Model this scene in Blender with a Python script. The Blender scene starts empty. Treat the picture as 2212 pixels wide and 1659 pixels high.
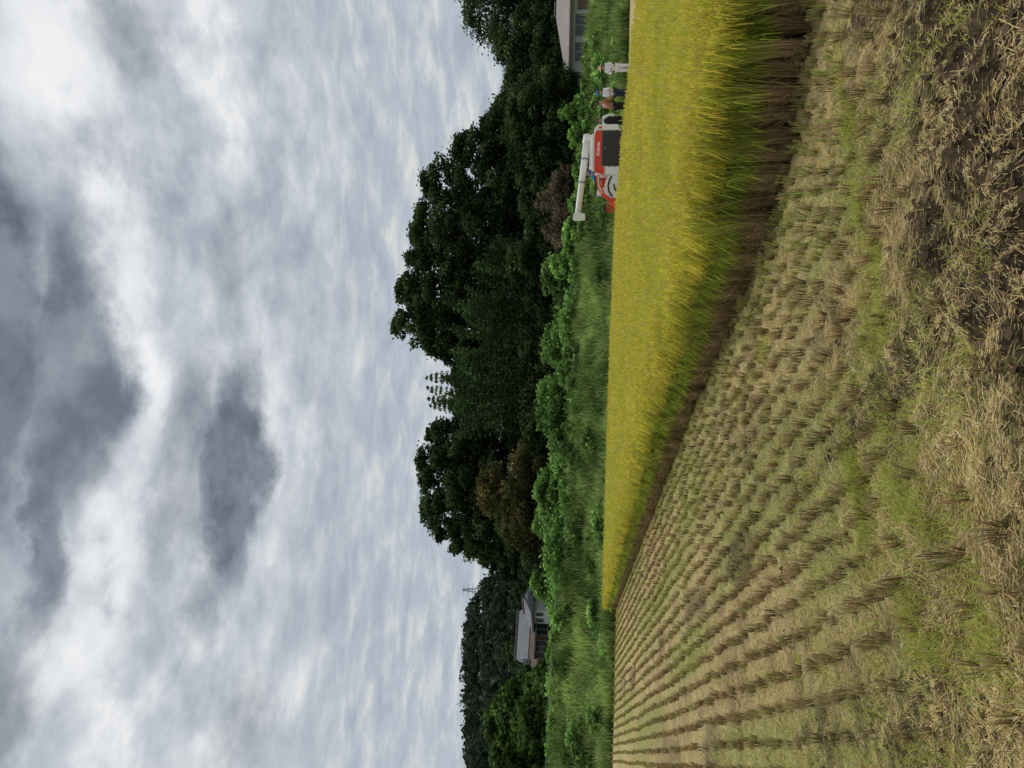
import bpy, math, random
import numpy as np
from mathutils import Vector, Matrix
R = np.random.RandomState(7); random.seed(7)
scn = bpy.context.scene
COL = scn.collection
scn.view_settings.view_transform = 'Standard'
scn.view_settings.look = 'None'

# ------------------------------------------------------------ helpers
def link(o, parent=None):
    COL.objects.link(o)
    if parent is not None: o.parent = parent
    return o
def tag(o, label=None, category=None, kind=None, group=None):
    if label: o["label"] = label
    if category: o["category"] = category
    if kind: o["kind"] = kind
    if group: o["group"] = group
    return o
def empty(name, loc, label, category, group=None, rotz=0):
    o = bpy.data.objects.new(name, None); o.location = loc; o.rotation_euler = (0,0,rotz)
    o.empty_display_size = .2
    link(o); return tag(o, label, category, None, group)

def mesh_np(name, V, F, C=None, mat=None, smooth=False):
    V = np.ascontiguousarray(V, dtype=np.float32).reshape(-1,3)
    F = np.ascontiguousarray(F, dtype=np.int32)
    me = bpy.data.meshes.new(name)
    n = F.shape[1]
    me.vertices.add(len(V)); me.vertices.foreach_set("co", V.ravel())
    me.loops.add(F.size); me.loops.foreach_set("vertex_index", F.ravel())
    me.polygons.add(len(F)); me.polygons.foreach_set("loop_start", np.arange(0, F.size, n, dtype=np.int32))
    if smooth: me.polygons.foreach_set("use_smooth", np.ones(len(F), dtype=bool))
    me.update(calc_edges=True)
    if C is not None:
        a = me.color_attributes.new("Col", 'FLOAT_COLOR', 'POINT')
        c = np.ones((len(V),4), dtype=np.float32); c[:,:3] = np.asarray(C).reshape(-1,3)
        a.data.foreach_set("color", c.ravel())
    if mat: me.materials.append(mat)
    return me
def obj_np(name, V, F, C=None, mat=None, parent=None, smooth=False):
    return link(bpy.data.objects.new(name, mesh_np(name, V, F, C, mat, smooth)), parent)

def ribbon_mesh(P, W, C, side):
    N,K,_ = P.shape
    s = side[:,None,:]*W[:,:,None]*.5
    V = np.stack([P-s, P+s], axis=2)
    CC = np.repeat(C[:,:,None,:], 2, axis=2)
    b = (np.arange(N)*2*K)[:,None] + (np.arange(K-1)*2)[None,:]
    F = np.stack([b, b+1, b+3, b+2], axis=-1).reshape(-1,4)
    return V.reshape(-1,3), F, CC.reshape(-1,3)
def join_np(parts):
    Vs,Fs,Cs=[],[],[]; o=0
    for V,F,C in parts:
        Vs.append(V); Fs.append(F+o); Cs.append(C); o+=len(V)
    return np.concatenate(Vs), np.concatenate(Fs), np.concatenate(Cs)

_lat = np.random.RandomState(3).rand(256,256)
def vn(x, y, s=1.0, o=0):
    x = np.asarray(x,float)*s + 37.3*o + 1000; y = np.asarray(y,float)*s + 91.7*o + 1000
    xi = np.floor(x).astype(int); yi = np.floor(y).astype(int)
    fx = x-xi; fy = y-yi; fx = fx*fx*(3-2*fx); fy = fy*fy*(3-2*fy)
    g = lambda i,j: _lat[(xi+i)%256,(yi+j)%256]
    return (g(0,0)*(1-fx)+g(1,0)*fx)*(1-fy)+(g(0,1)*(1-fx)+g(1,1)*fx)*fy
def ss(a,b,x):
    t = np.clip((np.asarray(x,float)-a)/(b-a),0,1); return t*t*(3-2*t)
def lerp(a,b,t):
    return np.asarray(a)*(1-t)+np.asarray(b)*t
def inpoly(x, y, poly):
    r = np.zeros(np.shape(x), bool); n=len(poly)
    for i in range(n):
        x1,y1 = poly[i]; x2,y2 = poly[(i+1)%n]
        c = ((y1>y)!=(y2>y)) & (x < (x2-x1)*(y-y1)/(y2-y1+1e-12)+x1)
        r ^= c
    return r
def segdist(x,y,p,q):
    px,py=p; dx,dy=q[0]-px,q[1]-py
    t=np.clip(((x-px)*dx+(y-py)*dy)/(dx*dx+dy*dy),0,1)
    return np.hypot(x-px-t*dx,y-py-t*dy)

# ------------------------------------------------------------ materials
def nmat(name):
    m = bpy.data.materials.new(name); m.use_nodes=True; m.node_tree.nodes.clear(); return m, m.node_tree.nodes, m.node_tree.links
def leaf_mat(name, trans=.3, nscale=1.5, var=.35, rough=.9):
    m,n,l = nmat(name)
    out=n.new('ShaderNodeOutputMaterial'); at=n.new('ShaderNodeAttribute'); at.attribute_name='Col'
    g=n.new('ShaderNodeNewGeometry'); no=n.new('ShaderNodeTexNoise'); no.inputs['Scale'].default_value=nscale; no.inputs['Detail'].default_value=2
    l.new(g.outputs['Position'],no.inputs['Vector'])
    mr=n.new('ShaderNodeMapRange'); mr.inputs[1].default_value=.3; mr.inputs[2].default_value=.7
    mr.inputs[3].default_value=1-var; mr.inputs[4].default_value=1+var; l.new(no.outputs['Fac'],mr.inputs[0])
    mx=n.new('ShaderNodeVectorMath'); mx.operation='SCALE'; l.new(at.outputs['Color'],mx.inputs[0]); l.new(mr.outputs[0],mx.inputs['Scale'])
    d=n.new('ShaderNodeBsdfDiffuse'); t=n.new('ShaderNodeBsdfTranslucent'); ms=n.new('ShaderNodeMixShader'); ms.inputs[0].default_value=trans
    l.new(mx.outputs[0],d.inputs[0]); l.new(mx.outputs[0],t.inputs[0]); l.new(d.outputs[0],ms.inputs[1]); l.new(t.outputs[0],ms.inputs[2])
    l.new(ms.outputs[0],out.inputs[0]); return m
def pbr(name, col, rough=.6, metal=0, var=.12, nscale=3, bump=0):
    m,n,l = nmat(name)
    out=n.new('ShaderNodeOutputMaterial'); p=n.new('ShaderNodeBsdfPrincipled'); l.new(p.outputs[0],out.inputs[0])
    tc=n.new('ShaderNodeTexCoord'); no=n.new('ShaderNodeTexNoise'); no.inputs['Scale'].default_value=nscale; no.inputs['Detail'].default_value=6
    l.new(tc.outputs['Object'],no.inputs['Vector'])
    mx=n.new('ShaderNodeMix'); mx.data_type='RGBA'; l.new(no.outputs['Fac'],mx.inputs[0])
    mx.inputs[6].default_value=(*[c*(1-var*1.6) for c in col],1); mx.inputs[7].default_value=(*[min(1,c*(1+var)) for c in col],1)
    l.new(mx.outputs[2],p.inputs['Base Color']); p.inputs['Roughness'].default_value=rough; p.inputs['Metallic'].default_value=metal
    if bump:
        b=n.new('ShaderNodeBump'); b.inputs['Strength'].default_value=bump; l.new(no.outputs['Fac'],b.inputs['Height']); l.new(b.outputs[0],p.inputs['Normal'])
    return m
M_rice = leaf_mat('rice_leaf',.38,1.2,.12)
M_straw = leaf_mat('straw',.2,2.0,.2)
M_grass = leaf_mat('grass_leaf',.3,.5,.35)
M_leaf = leaf_mat('tree_leaf',.2,.35,.5)
M_bark = pbr('bark',(.07,.055,.04),.9,nscale=6,var=.4,bump=.4)

# ------------------------------------------------------------ layout
# planted rows: x = x0 - s(x0)*y, gently splaying away from the rice edge
ROW=.215
def x0of(x,y): return (x+.50*y)/(1+.023*y)
def qof(x,y): return .9285*x0of(x,y)
def rowf(q): return .5+.5*np.cos(2*np.pi*(q-3.89)/ROW)
FRONT = [(-12.3,42),(-11.6,40.4),(-3.2,19.4),(-.47,12.5),(.76,8.96),(1.48,7.18),(2.0,6.42),(2.55,6.05),(3.1,5.8),(4.6,5.5),(9.6,5.0)]
RICE = FRONT + [(9.4,10),(8.9,17),(8.6,24),(7.5,33),(.7,38),(-4.1,40)]
QD = np.array([-.40,.9165])

def mudmask(x,y):
    w = vn(x,y,1.7,3)*.5+vn(x,y,5,4)*.3+vn(x,y,14,24)*.2
    d1 = segdist(x,y,(2.8,4.3),(-.3,2.2))
    m = ss(.92,.35,d1 + (w-.5)*1.5)
    q = qof(x,y)
    m2 = ss(.26,.06,np.abs(q-1.8)+ (vn(x,y,.8,5)-.35)*.6)*.8
    m3 = ss(.2,.05,np.abs(q-.2)+ (vn(x,y,.7,6)-.3)*.7)*.5
    m4 = ss(.62,.8,vn(x,y,1.1,9)*.7+vn(x,y,6,29)*.3)*.7
    return np.clip(np.maximum.reduce([m,m2,m3,m4*ss(12,5,y)]),0,1)
def gz(x,y):
    x=np.asarray(x,float); y=np.asarray(y,float)
    left = ss(-2,-26,x); right=ss(8,22,x)
    crest = 2.45+1.0*left-.45*right+.35*(vn(x,y,.12,2)-.5)
    y0 = 43.2+.5*vn(x,y,.2,1)
    z = crest*ss(0,9.5,y-y0)
    z = z + ss(60,86,y)*(1.6*left-.5*(1-left))
    z = z + 39*ss(135,290,y)*ss(-30,-95,x)*(.9+.12*vn(x,y,.012,7))
    field = ss(44,42,y)
    m = mudmask(x,y)
    near = ss(40,12,y)
    f = (vn(x,y,2.3,1)-.5)*.05 + (vn(x,y,7,2)-.5)*.04*(1+m*1.6) + (vn(x,y,15,3)-.5)*.022*(1+2.5*m) + np.abs(vn(x,y,24,5)-.5)*.05*m
    rows = .009*np.cos(2*np.pi*(qof(x,y)-3.89)/ROW)*(1-.6*m)
    s=(x*.86+y*.5); rr=ss(.55,.3,segdist(x,y,(2.8,4.1),(-.3,2.2)))
    ruts=.035*np.sin(s*2*np.pi/.14+1.5*vn(x,y,3,31))*rr
    return z + field*(f*near+rows+ruts) - .04*m*field

# ------------------------------------------------------------ ground
def cat(*a): return np.unique(np.round(np.concatenate(a),4))
gy = cat(np.arange(-60,0,6),np.arange(0,2,.3),np.arange(2,6,.03),np.arange(6,9,.06),np.arange(9,20,.12),np.arange(20,60,.4),np.arange(60,400,5),np.arange(400,3600,160))
hx = np.concatenate([np.arange(0,3,.035),np.arange(3,5,.07),np.arange(5,12,.2),np.arange(12,60,.8),np.arange(60,600,10),np.arange(600,3600,160)])
gx = cat(-hx,hx)
GX,GY = np.meshgrid(gx,gy)
GZ = gz(GX,GY)
ny,nx = GX.shape
idx = np.arange(nx*ny).reshape(ny,nx)
F = np.stack([idx[:-1,:-1],idx[:-1,1:],idx[1:,1:],idx[1:,:-1]],-1).reshape(-1,4)
m = mudmask(GX,GY)[...,None]
q = qof(GX,GY)
straw=np.array([.60,.48,.22]); soil=np.array([.125,.088,.054]); green=np.array([.32,.38,.11]); sand=np.array([.72,.58,.32])
w1 = (ss(.2,.65,vn(GX,GY,3,11)*.5+vn(GX,GY,9,12)*.5))[...,None]
gmix = (ss(.38,.72,vn(q,GY*.15,1.6,13))*.75)[...,None]
c = lerp(soil*2.2, straw, .45+.55*w1)
c = lerp(c, green, gmix*.8)
c = lerp(c, sand, (ss(.6,-1.6,q)*.7*ss(.15,.6,vn(q,GY*.1,2.2,14)))[...,None])
c = c*(1.08-.28*rowf(q)*ss(34,14,GY))[...,None]
c = lerp(c, soil*lerp(.45,1.5,vn(GX,GY,11,8)*.6+.4*vn(GX,GY,30,28))[...,None], m)
bankm = ss(42.5,44,GY)[...,None]
c = lerp(c, np.array([.10,.17,.045]), bankm)
c = lerp(c, np.array([.02,.04,.017]), ss(100,160,GY)[...,None])
def ground_mat():
    M,n,l = nmat('ground_soil')
    out=n.new('ShaderNodeOutputMaterial'); p=n.new('ShaderNodeBsdfPrincipled'); l.new(p.outputs[0],out.inputs[0]); p.inputs['Roughness'].default_value=.85
    p.inputs['Specular IOR Level'].default_value=.12
    at=n.new('ShaderNodeAttribute'); at.attribute_name='Col'; g=n.new('ShaderNodeNewGeometry')
    a=n.new('ShaderNodeTexNoise'); a.inputs['Scale'].default_value=26; a.inputs['Detail'].default_value=8; a.inputs['Roughness'].default_value=.7
    mp=n.new('ShaderNodeMapping'); mp.inputs['Rotation'].default_value=(0,0,.5); mp.inputs['Scale'].default_value=(2.4,.7,1)
    l.new(g.outputs['Position'],mp.inputs['Vector']); l.new(mp.outputs[0],a.inputs['Vector'])
    mr=n.new('ShaderNodeMapRange'); mr.inputs[1].default_value=.33; mr.inputs[2].default_value=.67; mr.inputs[3].default_value=.5; mr.inputs[4].default_value=1.4
    l.new(a.outputs['Fac'],mr.inputs[0])
    v=n.new('ShaderNodeVectorMath'); v.operation='SCALE'; l.new(at.outputs['Color'],v.inputs[0]); l.new(mr.outputs[0],v.inputs['Scale']); l.new(v.outputs[0],p.inputs['Base Color'])
    b=n.new('ShaderNodeBump'); b.inputs['Strength'].default_value=.9; b.inputs['Distance'].default_value=.03; l.new(a.outputs['Fac'],b.inputs['Height']); l.new(b.outputs[0],p.inputs['Normal'])
    return M
g = obj_np('ground', np.stack([GX,GY,GZ],-1), F, c, ground_mat(), smooth=True)
tag(g,"harvested rice field of straw and mud with a grassy bank beyond","ground",kind="structure")

# ------------------------------------------------------------ stubble
def stubble():
    hp=[]
    for k in range(-16,52):
        x0=(3.89-ROW*k)/.9285; s_=.50-.023*x0
        yy=np.arange(2,43,.138)+R.uniform(-.08,.08)
        yy=yy+R.normal(0,.022,len(yy)); wob=.05*(vn(yy,yy*0+k,.25,5)-.5)+R.normal(0,.013,len(yy))
        hp.append(np.stack([x0-s_*yy+wob*(1+.023*yy),yy,np.full(len(yy),k)],-1))
    H=np.concatenate(hp); x,y=H[:,0],H[:,1]
    ok=(y>2.2)&(y<42.6)&(x>-.6*y-1)&(x<.62*y+1.5)&~inpoly(x,y,RICE)
    mm=mudmask(x,y)
    ok&= R.rand(len(x))> np.clip(.04+mm*.6+ss(5.0,3.4,y)*.45,0,.92)
    H=H[ok]; x,y=H[:,0],H[:,1]
    parts=[]
    for (a,b,ns,wf) in [(0,9,30,1),(9,18,15,1.5),(18,60,8,2.3)]:
        s=(y>=a)&(y<b); hx_,hy_=x[s],y[s]; n=len(hx_)
        if n==0: continue
        X=np.repeat(hx_,ns); Yv=np.repeat(hy_,ns)
        hh=np.repeat(R.uniform(.07,.135,n),ns); ton=np.repeat(R.rand(n),ns)
        lean=np.repeat(R.normal(0,.15,(n,2)),ns,axis=0)
        N=len(X); ang=R.rand(N)*2*np.pi; rr=.030*np.sqrt(R.rand(N))
        bx=X+rr*np.cos(ang); by=Yv+rr*np.sin(ang)*1.3; bz=gz(bx,by)-.01
        spl=R.uniform(.03,.46,N)**1.3
        dx=np.cos(ang)*spl+lean[:,0]; dy=np.sin(ang)*spl+lean[:,1]
        L=hh*R.uniform(.75,1.1,N); nr=np.sqrt(dx*dx+dy*dy+1)
        P=np.zeros((N,3,3)); 
        for i,t in enumerate([0,.5,1]):
            P[:,i,0]=bx+dx/nr*L*t*(.7+.3*t); P[:,i,1]=by+dy/nr*L*t*(.7+.3*t); P[:,i,2]=bz+L/nr*t
        W=np.tile(np.array([1,.95,.8]),(N,1))*(R.uniform(.0032,.0055,N)*wf)[:,None]
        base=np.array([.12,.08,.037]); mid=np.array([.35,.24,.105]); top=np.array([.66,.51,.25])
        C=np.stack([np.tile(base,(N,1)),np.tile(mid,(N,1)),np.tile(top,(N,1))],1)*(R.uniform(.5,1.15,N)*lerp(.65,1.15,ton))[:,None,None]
        gg=(R.rand(N)<.04+.14*ss(.3,.8,vn(X,Yv,.5,3))*2)[:,None,None]
        C=np.where(gg,np.array([.38,.52,.11]),C)
        sa=R.rand(N)*2*np.pi; side=np.stack([np.cos(sa),np.sin(sa),0*sa],-1)
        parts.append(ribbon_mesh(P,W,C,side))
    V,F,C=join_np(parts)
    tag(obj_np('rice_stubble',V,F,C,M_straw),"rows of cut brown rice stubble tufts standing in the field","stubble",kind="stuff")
stubble()

def litter():
    N=520000
    y=np.exp(R.uniform(np.log(2.5),np.log(42),N)); x=(R.uniform(-.62,.62,N))*y+R.normal(0,.3,N)
    q=qof(x,y)
    keep=~inpoly(x,y,RICE)
    dens=.36+.64*ss(.30,.56,vn(q,y*.3,2.2,14)*.35+vn(x,y,2.6,15)*.35+vn(x,y,7,19)*.3)
    dens=np.maximum(dens,ss(.3,-1.2,q)*.85)*(1-.58*mudmask(x,y))
    dens*=1-.8*rowf(q)*ss(4.2,6,y)
    dens*=lerp(1,.45,ss(6,14,y))
    keep&=R.rand(N)<dens
    x,y=x[keep],y[keep]; N=len(x)
    fl=vn(x,y,1.3,33)*6.28; a=np.where(R.rand(N)<.5,fl+R.normal(0,.35,N),R.rand(N)*np.pi*2)
    sc=np.maximum(1,y/6)
    L=R.uniform(.015,.07,N)*np.where(R.rand(N)<.07,2.,1)*sc**.4; tilt=R.normal(0,.12,N)
    dx=np.cos(a)*L*.5; dy=np.sin(a)*L*.5; dz=tilt*L*.5
    z=gz(x,y)+.005+R.rand(N)**2*.02
    P=np.stack([np.stack([x-dx,y-dy,z-dz],-1),np.stack([x+dx,y+dy,z+dz],-1)],1)
    W=np.ones((N,2))*(R.uniform(.0015,.0038,N)*sc)[:,None]
    pal=np.array([[.82,.64,.32],[.68,.51,.23],[.88,.75,.46],[.34,.23,.11],[.54,.56,.20],[.76,.60,.29]])
    C=pal[R.choice(6,N,p=[.25,.23,.10,.18,.10,.14])]*R.uniform(.55,1.05,N)[:,None]
    C=np.repeat(C[:,None,:],2,1)
    side=np.stack([-np.sin(a),np.cos(a),R.normal(0,.22,N)],-1); side/=np.linalg.norm(side,axis=1)[:,None]
    V,F,CC=ribbon_mesh(P,W,C,side)
    tag(obj_np('straw_litter',V,F,CC,M_straw),"chopped pale straw scattered over the muddy field","straw",kind="stuff")
litter()

def clods():
    N=12000
    y=np.exp(R.uniform(np.log(2.5),np.log(9),N)); x=R.uniform(-.6,.62,N)*y
    k=(R.rand(N)<mudmask(x,y))&~inpoly(x,y,RICE); x,y=x[k],y[k]; N=len(x)
    r=R.uniform(.006,.034,N)*R.uniform(.5,1,N); z=gz(x,y)+r*.1
    oc=np.array([(1,0,0),(.3,.95,.1),(-.8,.6,0),(-.7,-.7,.1),(.4,-.9,0),(.1,.1,.9)]); 
    V=oc[None]*r[:,None,None]*R.uniform(.6,1.3,(N,6,3)); V[:,:,0]+=x[:,None]; V[:,:,1]+=y[:,None]; V[:,:,2]+=z[:,None]
    fi=np.array([(0,1,5),(1,2,5),(2,3,5),(3,4,5),(4,0,5)]); F=(np.arange(N)*6)[:,None,None]+fi[None]
    C=np.repeat((np.array([.135,.095,.058])*R.uniform(.5,1.4,N)[:,None])[:,None,:],6,1)
    tag(obj_np('soil_clods',V.reshape(-1,3),F.reshape(-1,3),C.reshape(-1,3),M_straw),"dark lumps of wet soil churned up by the tracks","soil",kind="stuff")
clods()

def regrowth():
    spots=[(1.75,4.95,.40,.07),(1.2,4.7,.3,.05),(.6,4.4,.28,.06),(.15,4.45,.3,.06),(-.5,4.7,.25,.06),(-1.1,3.75,.2,.14),(-1.0,3.2,.16,.11),(-.55,3.9,.16,.07),(-2.2,6,.9,.10),(-.9,9,1.6,.10),(-1.8,12,2.5,.13),(.3,7.4,1.2,.07)]
    xs,ys=[],[]
    for (cx,cy,l,w) in spots:
        n=int(1300 if cy<6 else 1000)
        t=R.normal(0,l,n); u=R.normal(0,w,n)
        d=np.array([.92,.39]) if cy<5 else QD
        if cy<4: d=np.array([.3,.95])
        xs.append(cx+t*d[0]-u*d[1]); ys.append(cy+t*d[1]+u*d[0])
    n=110000; yy=np.exp(R.uniform(np.log(3.2),np.log(42),n)); xx=R.uniform(-.62,.5,n)*yy
    qq=qof(xx,yy)
    k=R.rand(n)<(.10+.90*ss(.42,.74,vn(qq,yy*.15,1.6,13)))*(1-.75*rowf(qq))*(1-.6*ss(.5,-2.5,qq)); xs.append(xx[k]); ys.append(yy[k])
    x=np.concatenate(xs); y=np.concatenate(ys)
    k=~inpoly(x,y,RICE)&(y>2.4)&(R.rand(len(x))<ss(.3,.6,vn(x,y,4.5,41))+.15); x,y=x[k],y[k]; N=len(x)
    a=R.rand(N)*2*np.pi; L=R.uniform(.03,.11,N); s=R.uniform(.3,1.1,N); z=gz(x,y)
    P=np.zeros((N,3,3))
    for i,t in enumerate([0,.55,1]):
        P[:,i,0]=x+np.cos(a)*L*s*t**1.5; P[:,i,1]=y+np.sin(a)*L*s*t**1.5; P[:,i,2]=z+L*.8*(t-.35*t*t*s)
    W=np.tile([1,.8,.1],(N,1))*(.0038*np.maximum(1,y/6))[:,None]
    C=np.array([.50,.64,.13])*R.uniform(.5,1.1,N)[:,None]+np.array([.12,.0,.0])*R.rand(N)[:,None]
    side=np.stack([-np.sin(a),np.cos(a),0*a],-1)
    V,F,C=ribbon_mesh(P,W,np.repeat(C[:,None,:],3,1),side)
    tag(obj_np('green_regrowth',V,F,C,M_rice),"fresh green grass blades sprouting among the stubble","grass",kind="stuff")
regrowth()

# ------------------------------------------------------------ standing rice
def rice():
    parts=[]
    yl=np.array([.90,.75,.11]); yg=np.array([.68,.68,.09]); gr=np.array([.50,.68,.085]); br=np.array([.60,.44,.235])
    N=460000
    y=np.exp(R.uniform(np.log(5.2),np.log(42),N)); x=R.uniform(-.40,.66,N)*y
    k=inpoly(x,y,RICE); x,y=x[k],y[k]; N=len(x)
    de=np.full(N,9.)
    for i in range(len(FRONT)-1): de=np.minimum(de,segdist(x,y,FRONT[i],FRONT[i+1]))
    h=.79+.04*(vn(x,y,1.1,5)-.5)+.05*(vn(x,y,4,6)-.5)+R.normal(0,.03,N)-.14*ss(.5,0,de)
    a=R.rand(N)*2*np.pi+0; wx,wy=.3,-.2
    L=R.uniform(.07,.18,N); dx=np.cos(a)+wx; dy=np.sin(a)+wy
    z0=h-.24
    P=np.zeros((N,4,3))
    for i,(t,zz) in enumerate([(0,0),(.2,.72),(.6,1.0),(1.0,.80)]):
        P[:,i,0]=x+dx*L*t; P[:,i,1]=y+dy*L*t; P[:,i,2]=z0+.24*zz*R.uniform(.9,1.1,N)
    up=R.rand(N)<.22
    P[up,3,2]=P[up,2,2]+.06; P[up,2,:2]=P[up,1,:2]; P[up,3,:2]=P[up,1,:2]+np.stack([dx,dy],-1)[up]*.03
    sc=np.maximum(1,y/6.5)
    W=np.tile([.7,1,1.1,.3],(N,1))*(R.uniform(.0032,.006,N)*sc)[:,None]
    tone=vn(x,y,.35,8)*.6+vn(x,y,2.2,9)*.4
    tp=lerp(yl,yg,np.clip(ss(.25,.8,tone)*.85+R.normal(0,.25,N),0,1)[:,None])
    tp=np.where(up[:,None],lerp(yg,gr,R.rand(N)[:,None]*.6),tp)*R.uniform(.72,1.1,N)[:,None]
    tan_=(R.rand(N)<.14)[:,None]; tp=np.where(tan_,np.array([.80,.62,.26])*R.uniform(.7,1.1,N)[:,None],tp)
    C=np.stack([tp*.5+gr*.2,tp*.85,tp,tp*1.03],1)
    s=R.rand(N)*2*np.pi; side=np.stack([np.cos(s),np.sin(s),R.normal(0,.4,N)],-1); side/=np.linalg.norm(side,axis=1)[:,None]
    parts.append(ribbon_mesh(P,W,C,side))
    pts=[];nrm=[]
    for i in range(len(FRONT)-1):
        p=np.array(FRONT[i]);q_=np.array(FRONT[i+1]);L=np.hypot(*(q_-p)); n=int(L/.02)+1
        d=(q_-p)/L; t=(np.arange(n)+.5)/n
        pts.append(p+(q_-p)*t[:,None]); nrm.append(np.tile([-d[1],d[0]],(n,1)))
    pts=np.concatenate(pts);nrm=np.concatenate(nrm)
    arc_=np.arange(len(pts))*.02
    for it in range(4):
        nrm=(np.roll(nrm,12,0)+nrm+np.roll(nrm,-12,0))/3
    nrm/=np.linalg.norm(nrm,axis=1)[:,None]
    if not inpoly(pts[500:501,0]+nrm[500:501,0]*.3,pts[500:501,1]+nrm[500:501,1]*.3,RICE)[0]: nrm=-nrm
    w=1/np.hypot(pts[:,0],pts[:,1]); w/=w.sum()
    tuft=R.rand(4000); tuft2=R.rand(4000)
    for kind,N in (('stem',72000),('dead',36000),('leaf',72000),('pan',34000),('low',2500)):
        id_=R.choice(len(pts),N,p=w)
        hill=np.round(arc_[id_]/.17).astype(int); pull=(hill*.17-arc_[id_])
        along=pull*(.70 if kind in('stem','dead') else .3)+R.normal(0,.02,N)
        hv=tuft[hill%4000]; hv2=tuft2[hill%4000]
        dep={'stem':np.round(R.exponential(.16,N)/.2)*.2+R.normal(0,.03,N),'dead':R.exponential(.09,N)-.04,'leaf':R.exponential(.17,N),'pan':R.exponential(.2,N),'low':R.exponential(.05,N)-.06}[kind]
        o=-nrm[id_]; tng=np.stack([o[:,1],-o[:,0]],-1)
        b=pts[id_]-o*(dep+.10*(hv-.5))[:,None]-tng*along[:,None]
        dist=np.hypot(b[:,0],b[:,1]); sc=np.maximum(1,dist/7)
        z=gz(b[:,0],b[:,1])-.01
        a=R.rand(N)*2*np.pi; rv=np.stack([np.cos(a),np.sin(a)],-1)
        patch=vn(b[:,0],b[:,1],1.6,21)
        hl=np.stack([np.cos(hv2*40),np.sin(hv2*40)],-1)*.05
        if kind=='stem':
            lo=R.uniform(0,.10,N)[:,None]*np.where(R.rand(N)<.8,1,-.3)[:,None]; H=R.uniform(.54,.78,N)
            d=o*lo+rv*.06+hl
            prof=[(0,0),(.15,.34),(.45,.62),(1.,1.)]
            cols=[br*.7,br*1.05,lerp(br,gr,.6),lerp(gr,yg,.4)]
            Wd=[.8,1,1,.5]; wd=R.uniform(.0035,.0065,N)
        elif kind=='dead':
            H=R.uniform(.12,.38,N)*(.6+.6*hv); d=o*R.uniform(-.08,.14,N)[:,None]+rv*.10+hl
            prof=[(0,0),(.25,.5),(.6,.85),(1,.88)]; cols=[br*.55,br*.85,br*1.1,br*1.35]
            Wd=[.8,1,1,.5]; wd=R.uniform(.003,.006,N)
        elif kind=='low':
            H=R.uniform(.35,.55,N); d=o*R.uniform(.10,.28,N)[:,None]+rv*.10
            prof=[(0,.5),(.3,.9),(.65,1.),(1,.72)]; cols=[gr*.6,gr*.8,gr*.9,lerp(gr,yg,.4)]
            Wd=[.8,1.,.9,.2]; wd=R.uniform(.0035,.0065,N)
        elif kind=='leaf':
            H=R.uniform(.52,.76,N); d=o*R.uniform(-.06,.16,N)[:,None]+rv*.11
            prof=[(0,.60),(.2,.78),(.6,1.),(1,.94)]; cols=[gr*.75,gr*.95,lerp(gr,yg,.4),lerp(gr,yl,.8)]
            Wd=[.8,1.1,.9,.12]; wd=R.uniform(.0035,.0075,N)
            up=R.rand(N)<.6
        else:
            H=R.uniform(.64,.80,N); d=o*R.uniform(-.05,.20,N)[:,None]+rv*.12
            prof=[(0,.6),(.25,.93),(.65,1.),(1,.82)]; cols=[gr,yg,yl,yl*1.02]
            Wd=[.5,.7,1.2,.6]; wd=R.uniform(.003,.0055,N)
        H=H*(.90+.14*patch+.08*hv2)
        P=np.zeros((N,4,3)); C=np.zeros((N,4,3)); f=(R.uniform(.5,1.1,N)*(.82+.3*hv2))[:,None]
        for i,(t,zz) in enumerate(prof):
            P[:,i,:2]=b+d*t; P[:,i,2]=z+H*zz; C[:,i]=np.asarray(cols[i])*f
        if kind=='leaf': P[up,3,2]=(z+H*1.10)[up]
        if kind in('stem','leaf'):
            dry=(R.rand(N)<.14)[:,None,None]; C=np.where(dry,np.array([.66,.50,.25])*f[:,None,:]*.85,C)
        W=np.tile(Wd,(N,1))*(wd*sc)[:,None]
        s=R.rand(N)*2*np.pi; side=np.stack([np.cos(s),np.sin(s),0*s],-1)
        side=side*.6+np.concatenate([tng,np.zeros((N,1))],1)*.6; side/=np.linalg.norm(side,axis=1)[:,None]+1e-6
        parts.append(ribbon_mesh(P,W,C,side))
    poly=np.array(RICE)
    P2=[]
    for i in range(len(poly)):
        a_=poly[i-1]; b_=poly[i]; c_=poly[(i+1)%len(poly)]
        t=(b_-a_)/np.hypot(*(b_-a_))+(c_-b_)/np.hypot(*(c_-b_)); t/=np.hypot(*t); nn=np.array([-t[1],t[0]])
        if not inpoly(np.array([b_[0]+nn[0]*.1]),np.array([b_[1]+nn[1]*.1]),RICE)[0]: nn=-nn
        P2.append(b_+nn*.5)
    P2=np.array(P2); n=len(P2)
    xs=np.arange(-13,10.5,.22); ys=np.arange(4.8,42.5,.22); XX,YY=np.meshgrid(xs,ys)
    ins=inpoly(XX,YY,[tuple(p) for p in P2]); Z=.56+.05*vn(XX,YY,3,4)
    id2=np.arange(XX.size).reshape(XX.shape)
    fm=ins[:-1,:-1]&ins[:-1,1:]&ins[1:,1:]&ins[1:,:-1]
    Fq=np.stack([id2[:-1,:-1],id2[:-1,1:],id2[1:,1:],id2[1:,:-1]],-1)[fm]
    parts.append((np.stack([XX,YY,Z],-1).reshape(-1,3),Fq,np.tile(np.array([.44,.40,.06]),(XX.size,1))))
    V=[];Fs=[];C=[]
    for i in range(n):
        a_,b_=P2[i],P2[(i+1)%n]; o=len(V)
        V+=[(a_[0],a_[1],-.05),(b_[0],b_[1],-.05),(b_[0],b_[1],.35),(a_[0],a_[1],.35),(b_[0],b_[1],.56),(a_[0],a_[1],.56)]
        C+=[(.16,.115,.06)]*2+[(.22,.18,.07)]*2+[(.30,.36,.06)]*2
        Fs+=[(o,o+1,o+2,o+3),(o+3,o+2,o+4,o+5)]
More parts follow.
